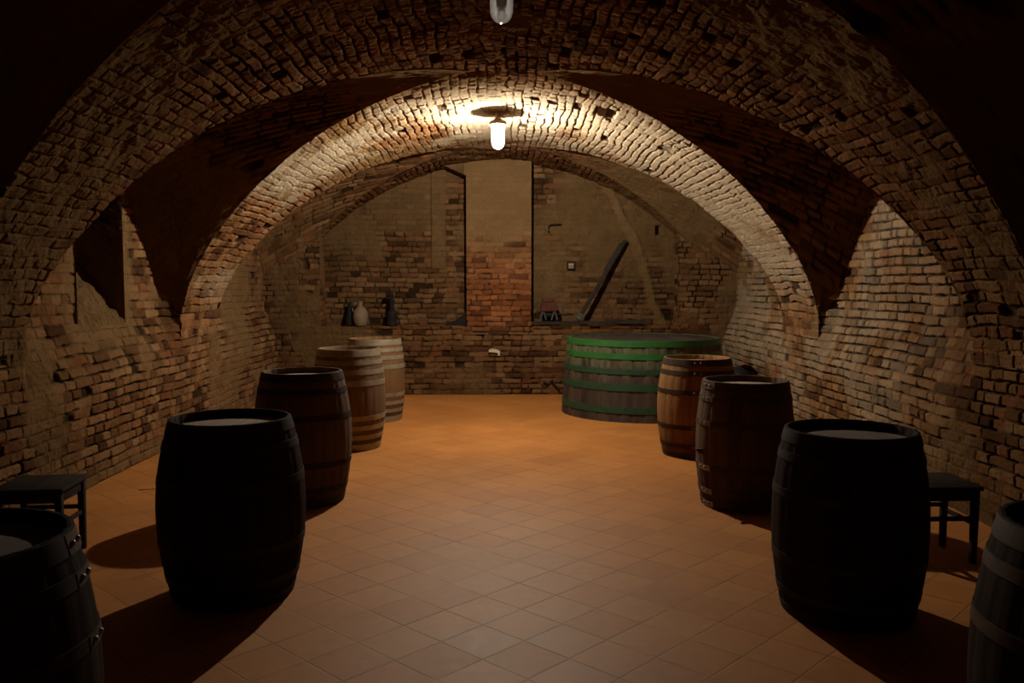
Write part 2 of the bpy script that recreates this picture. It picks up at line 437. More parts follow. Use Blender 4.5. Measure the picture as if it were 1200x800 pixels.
# ------------------------------------------------------------------ ceiling: barrel vault with lunettes
def build_ceiling():
    pieces = []
    ys = ylines(Y0, YB + .05); n = int(2 * HL / .0078)
    s = np.linspace(-HL, HL, n)
    S, Y = np.meshgrid(s, ys, indexing='ij')
    X, Z = prof_at(S); NX, NZ = prof_normal(S)
    V = np.abs(S) * -1 + HL + 1.10                       # runs on from the wall height
    holes = []
    hx = 1.04; hs = float(np.interp(hx, HP[:, 0], HS)); holes.append((8.57, HL + 1.10 - hs, .19, .11, .22))
    lime_glow = sstep(7.6, 8.6, Y) * sstep(12.2, 11.0, Y) * sstep(1.2, 2.1, V) * sstep(.30, .58, fbm(Y * 1.3, V * 1.3, 88, 5) + .15 * np.clip(X, -1.6, 2.0) / 1.6 + .02)  # pale patches near the lamp: old limewash plus painted lamp glow
    hgt, m, r, p = bricks(Y + np.where(S > 0, 50, 0), V, 3, plaster=.19 + .05 * lime_glow - .16 * sstep(2.2, 1.3, np.abs(S)) * sstep(8.0, 7.2, Y), relief=1.0 - .45 * lime_glow, hb=.085, holes=[(h[0] + 50, *h[1:]) for h in holes], warp=1.9, missing=.03)
    near = sstep(3.26, 3.36, np.abs(X))
    P = np.stack([X + NX * hgt, Y, Z + NZ * hgt], -1)
    soot_shade = .43 * sstep(8.2, 7.2, Y + .6 * (fbm(Y * .8, V * .8, 89, 3) - .5)) + .25 * sstep(11.3, 12.2, Y)  # front bay darkened: light falloff painted in along with dirt
    C = CC(m, r, p, .12, lime_glow, soot_shade)
    rag = .045 * (fbm(Y * 9, S * 9, 77, 3) - .5)
    inside = np.zeros_like(m, bool)
    for c, w0 in LUN:
        inside |= (np.abs(Y - c) < lun_w(X, w0) + rag) & (np.abs(X) > X_TIP)
    f = inside[:-1, :-1] & inside[1:, :-1] & inside[1:, 1:] & inside[:-1, 1:]
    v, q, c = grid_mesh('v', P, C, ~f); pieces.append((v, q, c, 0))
    for c0, w0 in LUN:
        fine = c0 > 5
        nt, nu = (190, 230) if fine else (50, 60)
        for sg in (-1, 1):
            us = np.linspace(-w0, w0, nu); sa = np.abs(us)
            xb = X_TIP + (3.33 - X_TIP) * (sa / w0) ** (1 / .85)
            zb = vault_z(xb); za = lun_arch(sa, w0)
            tt = np.concatenate([[-.06], np.linspace(0, 1, nt) ** 1.0])
            T, U = np.meshgrid(tt, us, indexing='ij')
            XX = xb + (XW + .30 - xb) * T
            ZZ = zb + (za - zb) * T + .10 * np.sin(PI * np.clip(T, 0, 1)) * (1 - (sa / w0) ** 2)
            XX[0] = xb - .05; ZZ[0] = vault_z(np.maximum(xb - .05, 0)) + .06
            YY = c0 + U
            d1, m1, r1, p1 = bricks(XX + 7 * sg + c0, U * 1.35 + 20, 9, plaster=.20 if c0 < 10 else .12, relief=.8, joint=1.2)
            d1 = d1 * np.clip(T * 8, 0, 1) * np.clip((1.02 - T) * 3, 0, 1) * np.clip((w0 - np.abs(U)) / .1, 0, 1)
            sl = np.sign(U) * 1.76 * (np.abs(U) / w0) ** .6; L = np.sqrt(1 + sl * sl)
            P = np.stack([sg * XX, YY - d1 * sl / L, ZZ - d1 / L], -1)
            C = CC(m1, r1, p1, .1, 0, .48 if c0 < 10 else .28)  # webs darkened: shade painted into the colour along with soot
            v, q, c = grid_mesh('w', P, C); pieces.append((v, q, c, 0))
    return struct(link_quads('ceiling', pieces, [M_BRICK]))

# ------------------------------------------------------------------ side walls
WIN = (7.16, 8.06, 1.29)      # left window recess: near jamb, far jamb, sill at the wall face
def build_side(name, sg):
    ys = ylines(Y0, Y1 + .2)
    if sg < 0:
        for e in WIN[:2]: ys[np.argmin(np.abs(ys - e))] = e
    zs = np.arange(0, 3.0, .0075)
    Y, Z = np.meshgrid(ys, zs, indexing='ij')
    hgt, m, r, p = bricks(Y + (50 if sg > 0 else 0), Z, 3, plaster=(.20 if sg < 0 else .06), relief=1.0, hb=.083, warp=.7,
                          missing=.03)
    foot = sstep(.22, .05, Z + .12 * (fbm(Y * 3, Z * 3, 5, 3) - .5))
    p = np.maximum(p, foot * .8); hgt = hgt * (1 - .6 * foot)
    if sg < 0:       # plastered surround of the window
        dw = np.maximum(np.maximum(WIN[0] - Y, Y - WIN[1]), 0)
        k = sstep(.30, .10, dw + .1 * (fbm(Y * 4, Z * 4, 6, 3) - .5)) * sstep(.95, 1.25, Z)
        p = np.maximum(p, k); hgt = hgt * (1 - .5 * k)
    back = 0
    for c, w0 in LUN: back = back + .19 * sstep(.75, 1.45, Z) * sstep(w0 + .05, w0 - .12, np.abs(Y - c))
    P = np.stack([sg * (XW + back - hgt), Y, Z], -1)
    lime_glow = (.55 if sg > 0 else 0) * sstep(6.0, 8.0, Y) * sstep(.35, .62, fbm(Y * 2.2, Z * 2.2, 90, 5) + .05) * (1 - .5 * foot)
    C = CC(m, r, p, .05, lime_glow, .10 + .18 * sstep(7.5, 6.0, Y))  # near end darkened: painted falloff of light on top of even dirt
    yc = .5 * (Y[:-1, :-1] + Y[1:, 1:]); zc = .5 * (Z[:-1, :-1] + Z[1:, 1:])
    keep = zc < 1.42
    for c, w0 in LUN: keep |= np.abs(yc - c) < w0 + .06
    if sg < 0: keep &= ~((yc > WIN[0]) & (yc < WIN[1]) & (zc > WIN[2]) & (zc < 2.95))
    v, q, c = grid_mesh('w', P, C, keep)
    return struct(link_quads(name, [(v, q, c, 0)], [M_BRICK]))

def quad_patch(a, b, c, d, n, m, seed, plaster=.3, amp=.6, orange=.05, soot_shade=.2):
    """bilinear patch a-b (u) / a-d (v) with brick relief along its normal"""
    a, b, c, d = (np.array(x, float) for x in (a, b, c, d))
    u, v = np.meshgrid(np.linspace(0, 1, n), np.linspace(0, 1, m), indexing='ij')
    P = (a * ((1 - u) * (1 - v))[..., None] + b * (u * (1 - v))[..., None] + c * (u * v)[..., None] + d * ((1 - u) * v)[..., None])
    nr = np.cross(b - a, d - a); nr /= np.linalg.norm(nr)
    hgt, mm, r, p = bricks(u * np.linalg.norm(b - a) + seed, v * np.linalg.norm(d - a), seed, plaster, amp)
    edge = np.minimum(np.minimum(u, 1 - u), np.minimum(v, 1 - v)); hgt = hgt * np.clip(edge / .06, 0, 1)
    P = P + nr * hgt[..., None]
    return P, CC(mm, r, p, orange, 0, soot_shade)

def build_window():
    y0, y1, z0 = WIN; x0, x1 = -XW - .17, -XW - .95; sl = 1.25; zt = 2.95; x2 = x0 - .75
    zz = z0 + (x0 - x2) * sl
    pcs = []
    for (a, b, c, d, n, m, s) in (
        ((x0 + .02, y0 - .08, z0 - .025), (x2, y0 - .08, zz), (x2, y1 + .03, zz), (x0 + .02, y1 + .03, z0 - .025), 70, 70, 41),        # steep sill
        ((x0, y1, z0), (x2, y1, zz), (x2, y1, zt), (x0, y1, zt), 40, 70, 42),        # far jamb
        ((x2, y0, zz), (x0, y0, z0), (x0, y0, zt), (x2, y0, zt), 40, 70, 43),        # near jamb
        ((x2, y1, zz), (x2, y0, zz), (x2, y0, zt), (x2, y1, zt), 40, 40, 44),        # boarded back
        ((x2, y1, zt), (x2, y0, zt), (x0, y0, zt), (x0, y1, zt), 20, 20, 45)):
        P, C = quad_patch(a, b, c, d, n, m, s, plaster=.30, amp=1.5)
        v, q, col = grid_mesh('p', P, C); pcs.append((v, q, col, 0))
    o = struct(link_quads('window_1', pcs, [M_BRICK]))
    return o

# ------------------------------------------------------------------ end wall with two niches
PIL = (-.515, .455); NIL = -2.70; NIR = 2.66
def build_back():
    pcs = []
    step = .0125
    xs = np.arange(-XW - .26, XW + .27, step); zs = np.arange(0, 3.56, step)
    for e in (PIL[0], PIL[1], NIL, NIR): xs[np.argmin(np.abs(xs - e))] = e
    zs[np.argmin(np.abs(zs - Z_LEDGE))] = Z_LEDGE
    X, Z = np.meshgrid(xs, zs, indexing='ij')
    wx = .02 * (fbm(Z * 6, X * 6, 15, 3) - .5)
    holes = [(-.27, .89, .018, .035, .07), (.12, .895, .014, .028, .07)]
    hgt, m, r, p = bricks(X + 30, Z, 21, plaster=.19, relief=.9, hb=.082, holes=[(a + 30, b, c, d, e) for a, b, c, d, e in holes])
    inp = (X > PIL[0] - .03) & (X < PIL[1] + .03) & (Z > Z_LEDGE - .12)
    # the pier between the niches: red brick below, plaster above
    hp, mp, rp, pp = bricks(X * 1.0 + 3, Z, 22, plaster=-.22, relief=.7, hb=.079, missing=.0, joint=1.1)
    top = sstep(2.15, 2.45, Z + .35 * (fbm(X * 3, Z * 3, 8, 4) - .5) - .18 * X)
    pp = np.maximum(pp, top); hp = hp * (1 - top) + top * .012
    hgt = np.where(inp, hp, hgt); m = np.where(inp, mp, m); r = np.where(inp, rp, r); p = np.where(inp, pp, p)
    og = np.where(inp, sstep(.9, 1.1, Z) * sstep(2.5, 1.5, Z), .12 + .25 * sstep(.85, 1.0, Z) * (Z < 1.1))
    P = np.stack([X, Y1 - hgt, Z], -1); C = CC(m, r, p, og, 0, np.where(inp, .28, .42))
    xc = .5 * (X[:-1, :-1] + X[1:, 1:]); zc = .5 * (Z[:-1, :-1] + Z[1:, 1:])
    flareL = np.where(zc > 3.27, (zc - 3.27) * 2.3, 0)
    niche = (zc > Z_LEDGE) & (((xc > NIL) & (xc < PIL[0] - flareL)) | ((xc > PIL[1]) & (xc < NIR)))
    v, q, c = grid_mesh('f', P, C, ~niche); pcs.append((v, q, c, 0)); back = []
    # niche backs
    hgt, m, r, p = bricks(X + 60, Z, 25, plaster=.17, relief=.8, hb=.08)
    # thicker plaster panel at the upper left and the plastered flue curving down on the right
    k = ((X > -2.05) & (X < -1.06) & (Z > 2.45)).astype(float)
    k2 = ((X > -1.06) & (X < -.84) & (Z > 1.9)).astype(float)
    p = np.maximum(p, np.maximum(.75 * k, .9 * k2)); hgt = hgt * (1 - .5 * np.maximum(k, k2)) - .02 * k + .03 * k2
    fx = np.interp(Z, [.98, 1.5, 2.09, 2.55, 2.85, 3.11, 3.245, 3.4], [2.50, 2.33, 2.135, 1.94, 1.80, 1.64, 1.48, 1.2])
    kf = sstep(.11, .035, np.abs(X - fx + .14 * (fbm(X * 3, Z * 3, 9, 4) - .5)))
    hgt = hgt * (1 - kf) + kf * (.008 + .03 * fbm(X * 9, Z * 9, 10, 4)); p = np.maximum(p, kf)
    kh = (np.abs(X - 2.43) < .05) & (np.abs(Z - 2.50) < .075)
    hgt = np.where(kh, -.12, hgt)
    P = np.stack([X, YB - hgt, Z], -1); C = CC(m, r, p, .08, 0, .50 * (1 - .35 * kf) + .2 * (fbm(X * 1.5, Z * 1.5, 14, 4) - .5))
    v, q, c = grid_mesh('b', P, C, zc > Z_LEDGE - .1); back.append((v, q, c, 0))
    # ledge and reveals
    y0, y1, zt = Y1 - .005, YB + .03, 3.50
    for (a, b, c, d, n, mm, s, og) in (
        ((NIL, y0, Z_LEDGE), (PIL[0], y0, Z_LEDGE), (PIL[0], y1, Z_LEDGE), (NIL, y1, Z_LEDGE), 90, 14, 51, .5),
        ((PIL[1], y0, Z_LEDGE), (NIR, y0, Z_LEDGE), (NIR, y1, Z_LEDGE), (PIL[1], y1, Z_LEDGE), 90, 14, 52, .5),
        ((PIL[0], y1, Z_LEDGE), (PIL[0], y0, Z_LEDGE), (PIL[0], y0, 3.27), (PIL[0], y1, 3.27), 10, 120, 53, .6),
        ((PIL[0], y1, 3.27), (PIL[0], y0, 3.27), (PIL[0] - .53, y0, 3.5), (PIL[0] - .53, y1, 3.5), 10, 40, 54, .1),
        ((PIL[1], y0, Z_LEDGE), (PIL[1], y1, Z_LEDGE), (PIL[1], y1, 3.5), (PIL[1], y0, 3.5), 10, 120, 55, .6),
        ((NIL, y0, Z_LEDGE), (NIL, y1, Z_LEDGE), (NIL, y1, zt), (NIL, y0, zt), 10, 120, 57, .1),
        ((NIR, y1, Z_LEDGE), (NIR, y0, Z_LEDGE), (NIR, y0, zt), (NIR, y1, zt), 10, 120, 58, .1)):
        P, C = quad_patch(a, b, c, d, n, mm, s, plaster=.1, amp=.35, orange=og)
        v, q, col = grid_mesh('p', P, C); pcs.append((v, q, col, 0))
    struct(link_quads('wall_back_face_1', pcs, [M_BRICK]))  # front masonry of the end wall: lower wall, pier, ledges and reveals
    return struct(link_quads('wall_back', back, [M_BRICK]))

def build_floor():
    bm = bmesh.new()
    add_box(bm, (2 * XW + .4, YB - Y0 + .4, .2), (0, (YB + Y0) / 2, -.1), bevel=0)
    return struct(obj('floor', bm, M_FLOOR, smooth=False))

def build_front():
    ys = np.linspace(-XW - .05, XW + .05, 120); zs = np.linspace(0, 3.6, 70)
    X, Z = np.meshgrid(ys, zs, indexing='ij')
    hgt, m, r, p = bricks(X + 90, Z, 61, plaster=.1)
    P = np.stack([X, Y0 + hgt, Z], -1); C = CC(m, r, p)
    v, q, c = grid_mesh('f', P, C)
    return struct(link_quads('wall_front', [(v, q, c, 0)], [M_BRICK]))

build_floor(); build_ceiling(); build_side('wall_left', -1); build_side('wall_right', 1); build_window(); build_back(); build_front()

# ------------------------------------------------------------------ barrels
HOOPS6 = [(0.0, .062, 0), (.115, .042, 0), (.305, .042, 0), (.655, .042, 0), (.845, .042, 0), (.945, .055, 0)]
HOOPS8 = [(0.0, .070, 0), (.105, .045, 0), (.195, .050, 0), (.300, .055, 0), (.645, .050, 0), (.745, .045, 0), (.840, .045, 0), (.930, .070, 0)]
def make_barrel(label, x, y, rh, rb, h, wood, hoop, head, hoops=HOOPS6, rivet_at=None, rot=0., bung=None, staves=26, group=None):
    t = thing('barrel', label, 'barrel', (x, y, 0), rot, group)
    def rad(z):
        k = 2 * z / h - 1
        return rb - (rb - rh) * abs(k) ** 2.0
    # staves: one continuous body with a groove between neighbours and a hollow chime above the head
    bm = bmesh.new(); seg = staves * 5
    prof = [(rad(h * i / 30), h * i / 30) for i in range(31)]
    prof = [(rh - .03, .0)] + prof[:-1] + [(rh, h - .002), (rh - .002, h), (rh - .013, h), (rh - .016, h - .003), (rh - .020, h - .055), (rh - .02, h - .07)]
    rs = random.Random(int((x + 9) * 100 + y * 7)); off = [rs.uniform(-.0006, .0006) for _ in range(staves)]
    def rmod(a, i):
        f = a / (2 * PI) * staves; k = int(f + 1e-6) % staves; f -= int(f + 1e-6)
        return (-.0045 if f < .02 else 0) + (off[k] if 1 <= i <= 33 else 0)
    add_lathe(bm, prof, seg, rmod=rmod)
    obj('staves', bm, wood, t)
    bm = bmesh.new(); add_lathe(bm, [(0, h - .043), (rh * .5, h - .044), (rh - .016, h - .048), (rh - .016, h - .070), (0, h - .070)], 64)
    # joints between the head boards
    obj('head', bm, head, t)
    rv_a = rivet_at
    for (f0, w, _) in hoops:
        z1 = h * (1 - f0); z0 = max(z1 - w * 1.0, .004)
        if f0 == 0: z1 = h - .003
        bm = bmesh.new(); e = .0035
        pr = [(rad(z0) - .004, z0)] + [(rad(z0 + (z1 - z0) * q / 3) + e, z0 + (z1 - z0) * q / 3) for q in range(4)] + [(rad(z1) - .004, z1)]
        add_lathe(bm, pr, 96)
        ho = obj('hoop', bm, hoop, t, angle=30)
        if rv_a is not None:
            zm = .5 * (z0 + z1)
            # overlapping end of the strap with two rivets
            bm = bmesh.new(); half = .075 / rb
            vs = []
            for zz in (z0 + .001, z1 - .001):
                vs.append([bm.verts.new(((rad(zz) + .0055) * math.cos(rv_a + half * (q / 4 - 1)), (rad(zz) + .0055) * math.sin(rv_a + half * (q / 4 - 1)), zz)) for q in range(9)])
            for q in range(8): bm.faces.new((vs[0][q], vs[0][q + 1], vs[1][q + 1], vs[1][q]))
            r_ = bmesh.ops.extrude_face_region(bm, geom=bm.faces[:])
            for v in [g for g in r_['geom'] if isinstance(g, bmesh.types.BMVert)]:
                L = math.hypot(v.co.x, v.co.y); v.co.x *= (L - .005) / L; v.co.y *= (L - .005) / L
            obj('strap_end', bm, M_RIVET if hoop is not M_HOOP else M_HOOP_BR, ho)
            for q in (-.55, .25):
                a = rv_a + half * q; bm = bmesh.new()
                R3 = Vector((math.cos(a), math.sin(a), 0)).to_track_quat('Z', 'Y').to_matrix()
                add_lathe(bm, [(.010, 0), (.0085, .005), (.005, .008), (0, .009)], 14, ((rad(zm) + .006) * math.cos(a), (rad(zm) + .006) * math.sin(a), zm), R3)
                obj('rivet', bm, M_RIVET, ho)
    if bung is not None:
        a, zf = bung; z = h * zf; bm = bmesh.new()
        d = Vector((math.cos(a), math.sin(a), 0)); R3 = d.to_track_quat('Z', 'Y').to_matrix()
        add_lathe(bm, [(.016, -.02), (.014, .02), (.012, .036), (0, .037)], 16, d * rad(z) + Vector((0, 0, z)), R3)
        add_box(bm, (.014, .018, .060), d * (rad(z) + .024) + Vector((0, 0, z + .016)), R3, .004)
        obj('bung', bm, M_W_HONEY, t)
    return t

GL, GR = 'wine barrels in the left row', 'wine barrels in the right row'
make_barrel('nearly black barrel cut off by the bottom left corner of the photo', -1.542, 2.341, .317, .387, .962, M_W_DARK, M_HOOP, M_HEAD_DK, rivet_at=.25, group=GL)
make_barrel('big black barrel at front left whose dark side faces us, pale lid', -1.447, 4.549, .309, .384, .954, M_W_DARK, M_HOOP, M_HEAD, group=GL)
make_barrel('dark brown barrel second behind the black one in the left row', -1.522, 6.525, .298, .368, 1.002, M_W_BROWN, M_HOOP, M_HEAD, group=GL)
make_barrel('brown barrel with wide pale hoops beside the dark brown barrel', -1.551, 8.685, .306, .368, 1.015, M_W_GREY, M_HOOP_ZN, M_HEAD, HOOPS8, group=GL)
make_barrel('farthest pale hooped barrel on the left, nearest the back wall', -1.548, 10.485, .314, .361, 1.001, M_W_RUST, M_HOOP_ZN, M_HEAD, HOOPS8, group=GL)
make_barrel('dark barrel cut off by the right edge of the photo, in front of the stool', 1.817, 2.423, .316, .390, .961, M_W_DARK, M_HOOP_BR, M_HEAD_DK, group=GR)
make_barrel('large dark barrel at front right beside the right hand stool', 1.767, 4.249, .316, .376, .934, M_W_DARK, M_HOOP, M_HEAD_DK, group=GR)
make_barrel('brown barrel with a small wooden bung in its side, middle of the right row', 1.844, 6.377, .312, .362, .946, M_W_BROWN, M_HOOP_BR, M_HEAD, rivet_at=-2.80, bung=(-2.85, .44), group=GR)
make_barrel('honey coloured barrel with dark hoops in front of the green vat', 1.918, 8.279, .318, .383, .951, M_W_HONEY, M_HOOP, M_HEAD, rivet_at=-1.75, group=GR)

# ------------------------------------------------------------------ green hooped vat
def make_vat(x, y):
    t = thing('vat', 'huge round wooden vat with bright green iron hoops by the back wall', 'vat', (x, y, 0))
    h = .975; r0, r1 = 1.060, .985
    rad = lambda z: r0 + (r1 - r0) * z / h
    seg = 44 * 5; rs = random.Random(4); off = [rs.uniform(-.004, .004) for _ in range(44)]
    def rmod(a, i):
        f = a / (2 * PI) * 44; k = int(f + 1e-6) % 44; f -= int(f + 1e-6)
        return (-.009 if f < .02 else 0) + off[k]
    bm = bmesh.new()
    add_lathe(bm, [(r0 - .05, 0)] + [(rad(h * i / 12), h * i / 12) for i in range(13)] + [(r1 - .05, h), (r1 - .052, h - .05)], seg, rmod=rmod)
    obj('staves', bm, M_VAT, t)
    bm = bmesh.new()
    add_lathe(bm, [(0, h + .012), (r1 * .5, h + .006), (r1 - .06, h - .008), (r1 - .056, h - .045), (0, h - .045)], 96)
    obj('cover', bm, M_VATTOP, t)
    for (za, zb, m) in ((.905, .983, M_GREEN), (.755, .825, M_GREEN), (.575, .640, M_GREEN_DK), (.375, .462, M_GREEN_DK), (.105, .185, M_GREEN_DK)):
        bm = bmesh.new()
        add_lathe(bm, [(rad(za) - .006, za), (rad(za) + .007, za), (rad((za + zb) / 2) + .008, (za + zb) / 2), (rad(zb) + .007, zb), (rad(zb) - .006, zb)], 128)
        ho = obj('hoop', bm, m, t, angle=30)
        if m is M_GREEN_DK: ho['label'] = 'dull dark green hoop'
    return t
make_vat(1.86, 11.13)

# ------------------------------------------------------------------ stools
def make_stool(label, x, y, rot, s=.41, h=.468):
    t = thing('stool', label, 'stool', (x, y, 0), rot, 'dark wooden stools by the walls')
    bm = bmesh.new(); add_box(bm, (s, s, .026), (0, 0, h - .013), None, .006)
    obj('seat', bm, M_STOOL, t)
    k = s / 2 - .035
    for sx in (-1, 1):
        for sy in (-1, 1):
            bm = bmesh.new(); add_box(bm, (.042, .042, h - .027), (sx * k, sy * k, (h - .027) / 2), None, .004, .78)
            obj('leg', bm, M_STOOL, t)
    for (ax, sg) in ((0, -1), (0, 1), (1, -1), (1, 1)):
        bm = bmesh.new()
        sz = (s - .10, .018, .062) if ax == 0 else (.018, s - .10, .062)
        add_box(bm, sz, (0, sg * k, h - .059) if ax == 0 else (sg * k, 0, h - .059), None, .002)
        obj('apron', bm, M_STOOL, t)
        bm = bmesh.new(); z = .27 if ax == 0 else .24
        sz = (s - .10, .018, .026) if ax == 0 else (.018, s - .10, .026)
        add_box(bm, sz, (0, sg * k, z) if ax == 0 else (sg * k, 0, z), None, .002)
        obj('stretcher', bm, M_STOOL, t)
make_stool('dark wooden stool by the left wall behind the corner barrel', -2.785, 5.13, .10)
make_stool('dark wooden stool by the right wall beside the large barrel', 2.645, 5.12, .03, .40)

# ------------------------------------------------------------------ jar lamps hanging from the vault
def make_lamp(label, x, y, zb, lit):
    zt = 3.49
    t = thing('ceiling_lamp', label, 'lamp', (x, y, zt), 0, 'glass jar lamps under the vault')
    L = zt - zb; rj = .068
    bm = bmesh.new()       # jar
    pr = [(.001, -L), (.022, -L + .002), (.042, -L + .012), (.058, -L + .032), (.066, -L + .06), (rj, -L + .10), (rj, -.150), (.064, -.134)]
    add_lathe(bm, pr, 40); obj('glass_jar', bm, M_JAR_LIT if lit else M_JAR, t)
    bm = bmesh.new(); add_lathe(bm, [(0, -.131), (.088, -.131), (.092, -.127), (.092, -.104), (.080, -.090), (.045, -.075), (.030, -.055), (.022, .05), (0, .05)], 40)
    obj('cap', bm, M_PORC, t)
    if not lit:
        bm = bmesh.new(); add_lathe(bm, [(0, -.255), (.020, -.255), (.028, -.245), (.033, -.20), (.033, -.131), (0, -.131)], 28); obj('socket', bm, M_PORC, t)
    bm = bmesh.new()
    if lit:
        zc = -.173
        add_lathe(bm, [(0, zc - .012), (.009, zc - .011), (.016, zc - .006), (.018, zc), (.016, zc + .006), (.010, zc + .010), (.008, zc + .046), (0, zc + .046)], 20)
        obj('bulb', bm, mat_emit('lit_bulb', (1.0, .94, .84), LAMP), t)
    else:
        zc = -.285
        add_lathe(bm, [(0, zc - .030), (.014, zc - .027), (.024, zc - .015), (.027, zc), (.023, zc + .018), (.014, zc + .030), (0, zc + .031)], 24)
        obj('bulb', bm, M_JAR, t)
    return t
LAMP = 47000.0
make_lamp('lit glass jar lamp glowing under the far brick arch', -.03, 9.27, 3.105, True)
make_lamp('unlit dusty glass jar lamp hanging at the top edge of the photo', 0.005, 5.05, 3.168, False)

# ------------------------------------------------------------------ things on the ledge of the end wall
def on_ledge(px, y=12.97):                # column of the photograph -> x on the ledge
    return (px - 587) / 1000 * y
ZL = Z_LEDGE + .006
def lathe_obj(name, prof, mat, parent=None, seg=36, loc=(0, 0, 0), rot=None):
    bm = bmesh.new(); add_lathe(bm, prof, seg, loc, rot); return obj(name, bm, mat, parent)

t = thing('stoneware_jug', 'round bellied tan stoneware jug on the left ledge', 'jug', (on_ledge(423), 12.95, ZL))
lathe_obj('body', [(0, 0), (.085, 0), (.092, .01), (.112, .07), (.120, .14), (.108, .21), (.075, .262), (.040, .29), (.034, .33), (.042, .355), (.042, .365), (.030, .365), (.026, .33), (0, .31)], M_STONE, t)
bm = bmesh.new(); add_tube(bm, [(-.034, 0, .335), (-.075, 0, .345), (-.105, 0, .315), (-.118, 0, .26), (-.108, 0, .205)], .011, 10); obj('handle', bm, M_STONE, t)

t = thing('dark_flask', 'dark conical flask standing just left of the tan jug', 'bottle', (on_ledge(409.5), 13.02, ZL))
lathe_obj('body', [(0, 0), (.074, 0), (.080, .012), (.072, .08), (.052, .18), (.032, .25), (.024, .275), (.024, .315), (.030, .32), (.030, .33), (0, .33)], M_BLACK, t)
bm = bmesh.new(); add_tube(bm, [(.025, 0, .30), (.055, 0, .37), (.085, 0, .375), (.095, 0, .33)], .009, 8); obj('handle', bm, M_GREYMET, t)

t = thing('hand_pump', 'tall black iron pump with bent spout on the left ledge', 'tool', (on_ledge(459.5), 12.97, ZL))
lathe_obj('base', [(0, 0), (.085, 0), (.088, .02), (.075, .05), (.082, .11), (.078, .19), (.06, .22), (.04, .235), (0, .235)], M_BLACK, t)
lathe_obj('column', [(0, .23), (.036, .23), (.034, .36), (.045, .365), (.045, .385), (.032, .39), (.030, .455), (0, .46)], M_BLACK, t)
bm = bmesh.new(); add_tube(bm, [(.02, 0, .45), (-.02, 0, .475), (-.06, 0, .47), (-.075, 0, .43)], [.030, .036, .036, .02], 12); obj('spout', bm, M_BLACK, t)
bm = bmesh.new(); add_tube(bm, [(.07, 0, .13), (.10, 0, .16), (.105, 0, .21)], .013, 8); add_tube(bm, [(.03, 0, .28), (.075, 0, .255), (.09, 0, .21)], .010, 8); obj('handle', bm, M_GREYMET, t)

# sickle shaped iron blade leaning in the corner of the pier
bm = bmesh.new()
out = [(-.32, .0), (-.30, .055), (-.22, .062), (-.15, .085), (-.09, .13), (-.03, .19), (0, .22), (0, .05), (.0, .0)]
f = bm.faces.new([bm.verts.new((a, 0, b)) for a, b in out])
r_ = bmesh.ops.extrude_face_region(bm, geom=[f])
for v in [g for g in r_['geom'] if isinstance(g, bmesh.types.BMVert)]: v.co.y += .05
o = obj('iron_wedge', bm, M_BLACK, None, smooth=False); o.location = (PIL[0] - .012, 12.93, ZL)
tag(o, 'black curved iron wedge lying against the brick pier', 'tool')

# long board on the right ledge, propped a little
L = 1.70
bm = bmesh.new(); add_box(bm, (L, .17, .05), (0, 0, .025), None, .006)
o = obj('board', bm, M_PLANK); o.location = (on_ledge(688, 12.92), 12.90, ZL + .020); o.rotation_euler = (0, -.010, .01)
tag(o, 'long flat grey board lying on the right ledge', 'board')

t = thing('hand_mill', 'rusty red hand mill on grey feet at the left end of the board', 'mill', (on_ledge(643, 12.92), 12.92, ZL + .085))
bm = bmesh.new()
pr = [(-.12, .13), (-.125, .22), (-.10, .265), (.10, .265), (.13, .235), (.145, .16), (.12, .13)]
f = bm.faces.new([bm.verts.new((a, -.09, b)) for a, b in pr]); r_ = bmesh.ops.extrude_face_region(bm, geom=[f])
for v in [g for g in r_['geom'] if isinstance(g, bmesh.types.BMVert)]: v.co.y += .18
bmesh.ops.bevel(bm, geom=bm.edges[:], offset=.012, segments=2, affect='EDGES')
obj('housing', bm, M_RED, t)
bm = bmesh.new(); add_box(bm, (.19, .15, .055), (-.005, 0, .30), None, .012); obj('hopper', bm, M_RED, t)
for sx in (-.085, .085):
    for sy in (-.06, .06):
        bm = bmesh.new(); add_tube(bm, [(sx - .045, sy, .0), (sx - .004, sy, .135), (sx + .004, sy, .135), (sx + .045, sy, .0)], .013, 8)
        obj('foot', bm, M_GREYMET, t)
bm = bmesh.new(); add_lathe(bm, [(0, -.05), (.045, -.05), (.05, -.03), (.05, .03), (.045, .05), (0, .05)], 20, (.0, 0, .08), Matrix.Rotation(PI / 2, 3, 'Y')); obj('roller', bm, M_BLACK, t)
bm = bmesh.new(); add_tube(bm, [(.10, 0, .085), (.17, 0, .085), (.24, 0, .075), (.30, 0, .085), (.38, -.01, .08)], [.02, .012, .012, .016, .012], 8); obj('crank', bm, M_BLACK, t)

# beam leaning on the niche back
def leaning(name, p, q, w, d, mat, lab, cat):
    p, q = Vector(p), Vector(q); z = (q - p).normalized(); x = z.cross(Vector((0, 1, 0))).normalized(); y = z.cross(x)
    R3 = Matrix((x, y, z)).transposed()
    tt = thing(name, lab, cat, p)
    tt.rotation_euler = R3.to_euler()
    Ln = (q - p).length
    bm = bmesh.new(); add_box(bm, (w, d, Ln), (0, 0, Ln / 2), None, .008); obj('pole', bm, mat, tt)
    bm = bmesh.new(); add_box(bm, (w * .5, .016, Ln * .93), (-w * .05, -d / 2 - .006, Ln * .49), None, .003); obj('rail', bm, M_GREYMET, tt)
    bm = bmesh.new(); add_box(bm, (.03, d * .9, Ln * .34), (w / 2 + .012, 0, Ln * .78), None, .006); obj('cleat', bm, mat, tt)
    bm = bmesh.new(); add_box(bm, (w * 1.5, d * 1.1, .10), (0, 0, .06), None, .006); obj('iron_shoe', bm, M_GREYMET, tt)
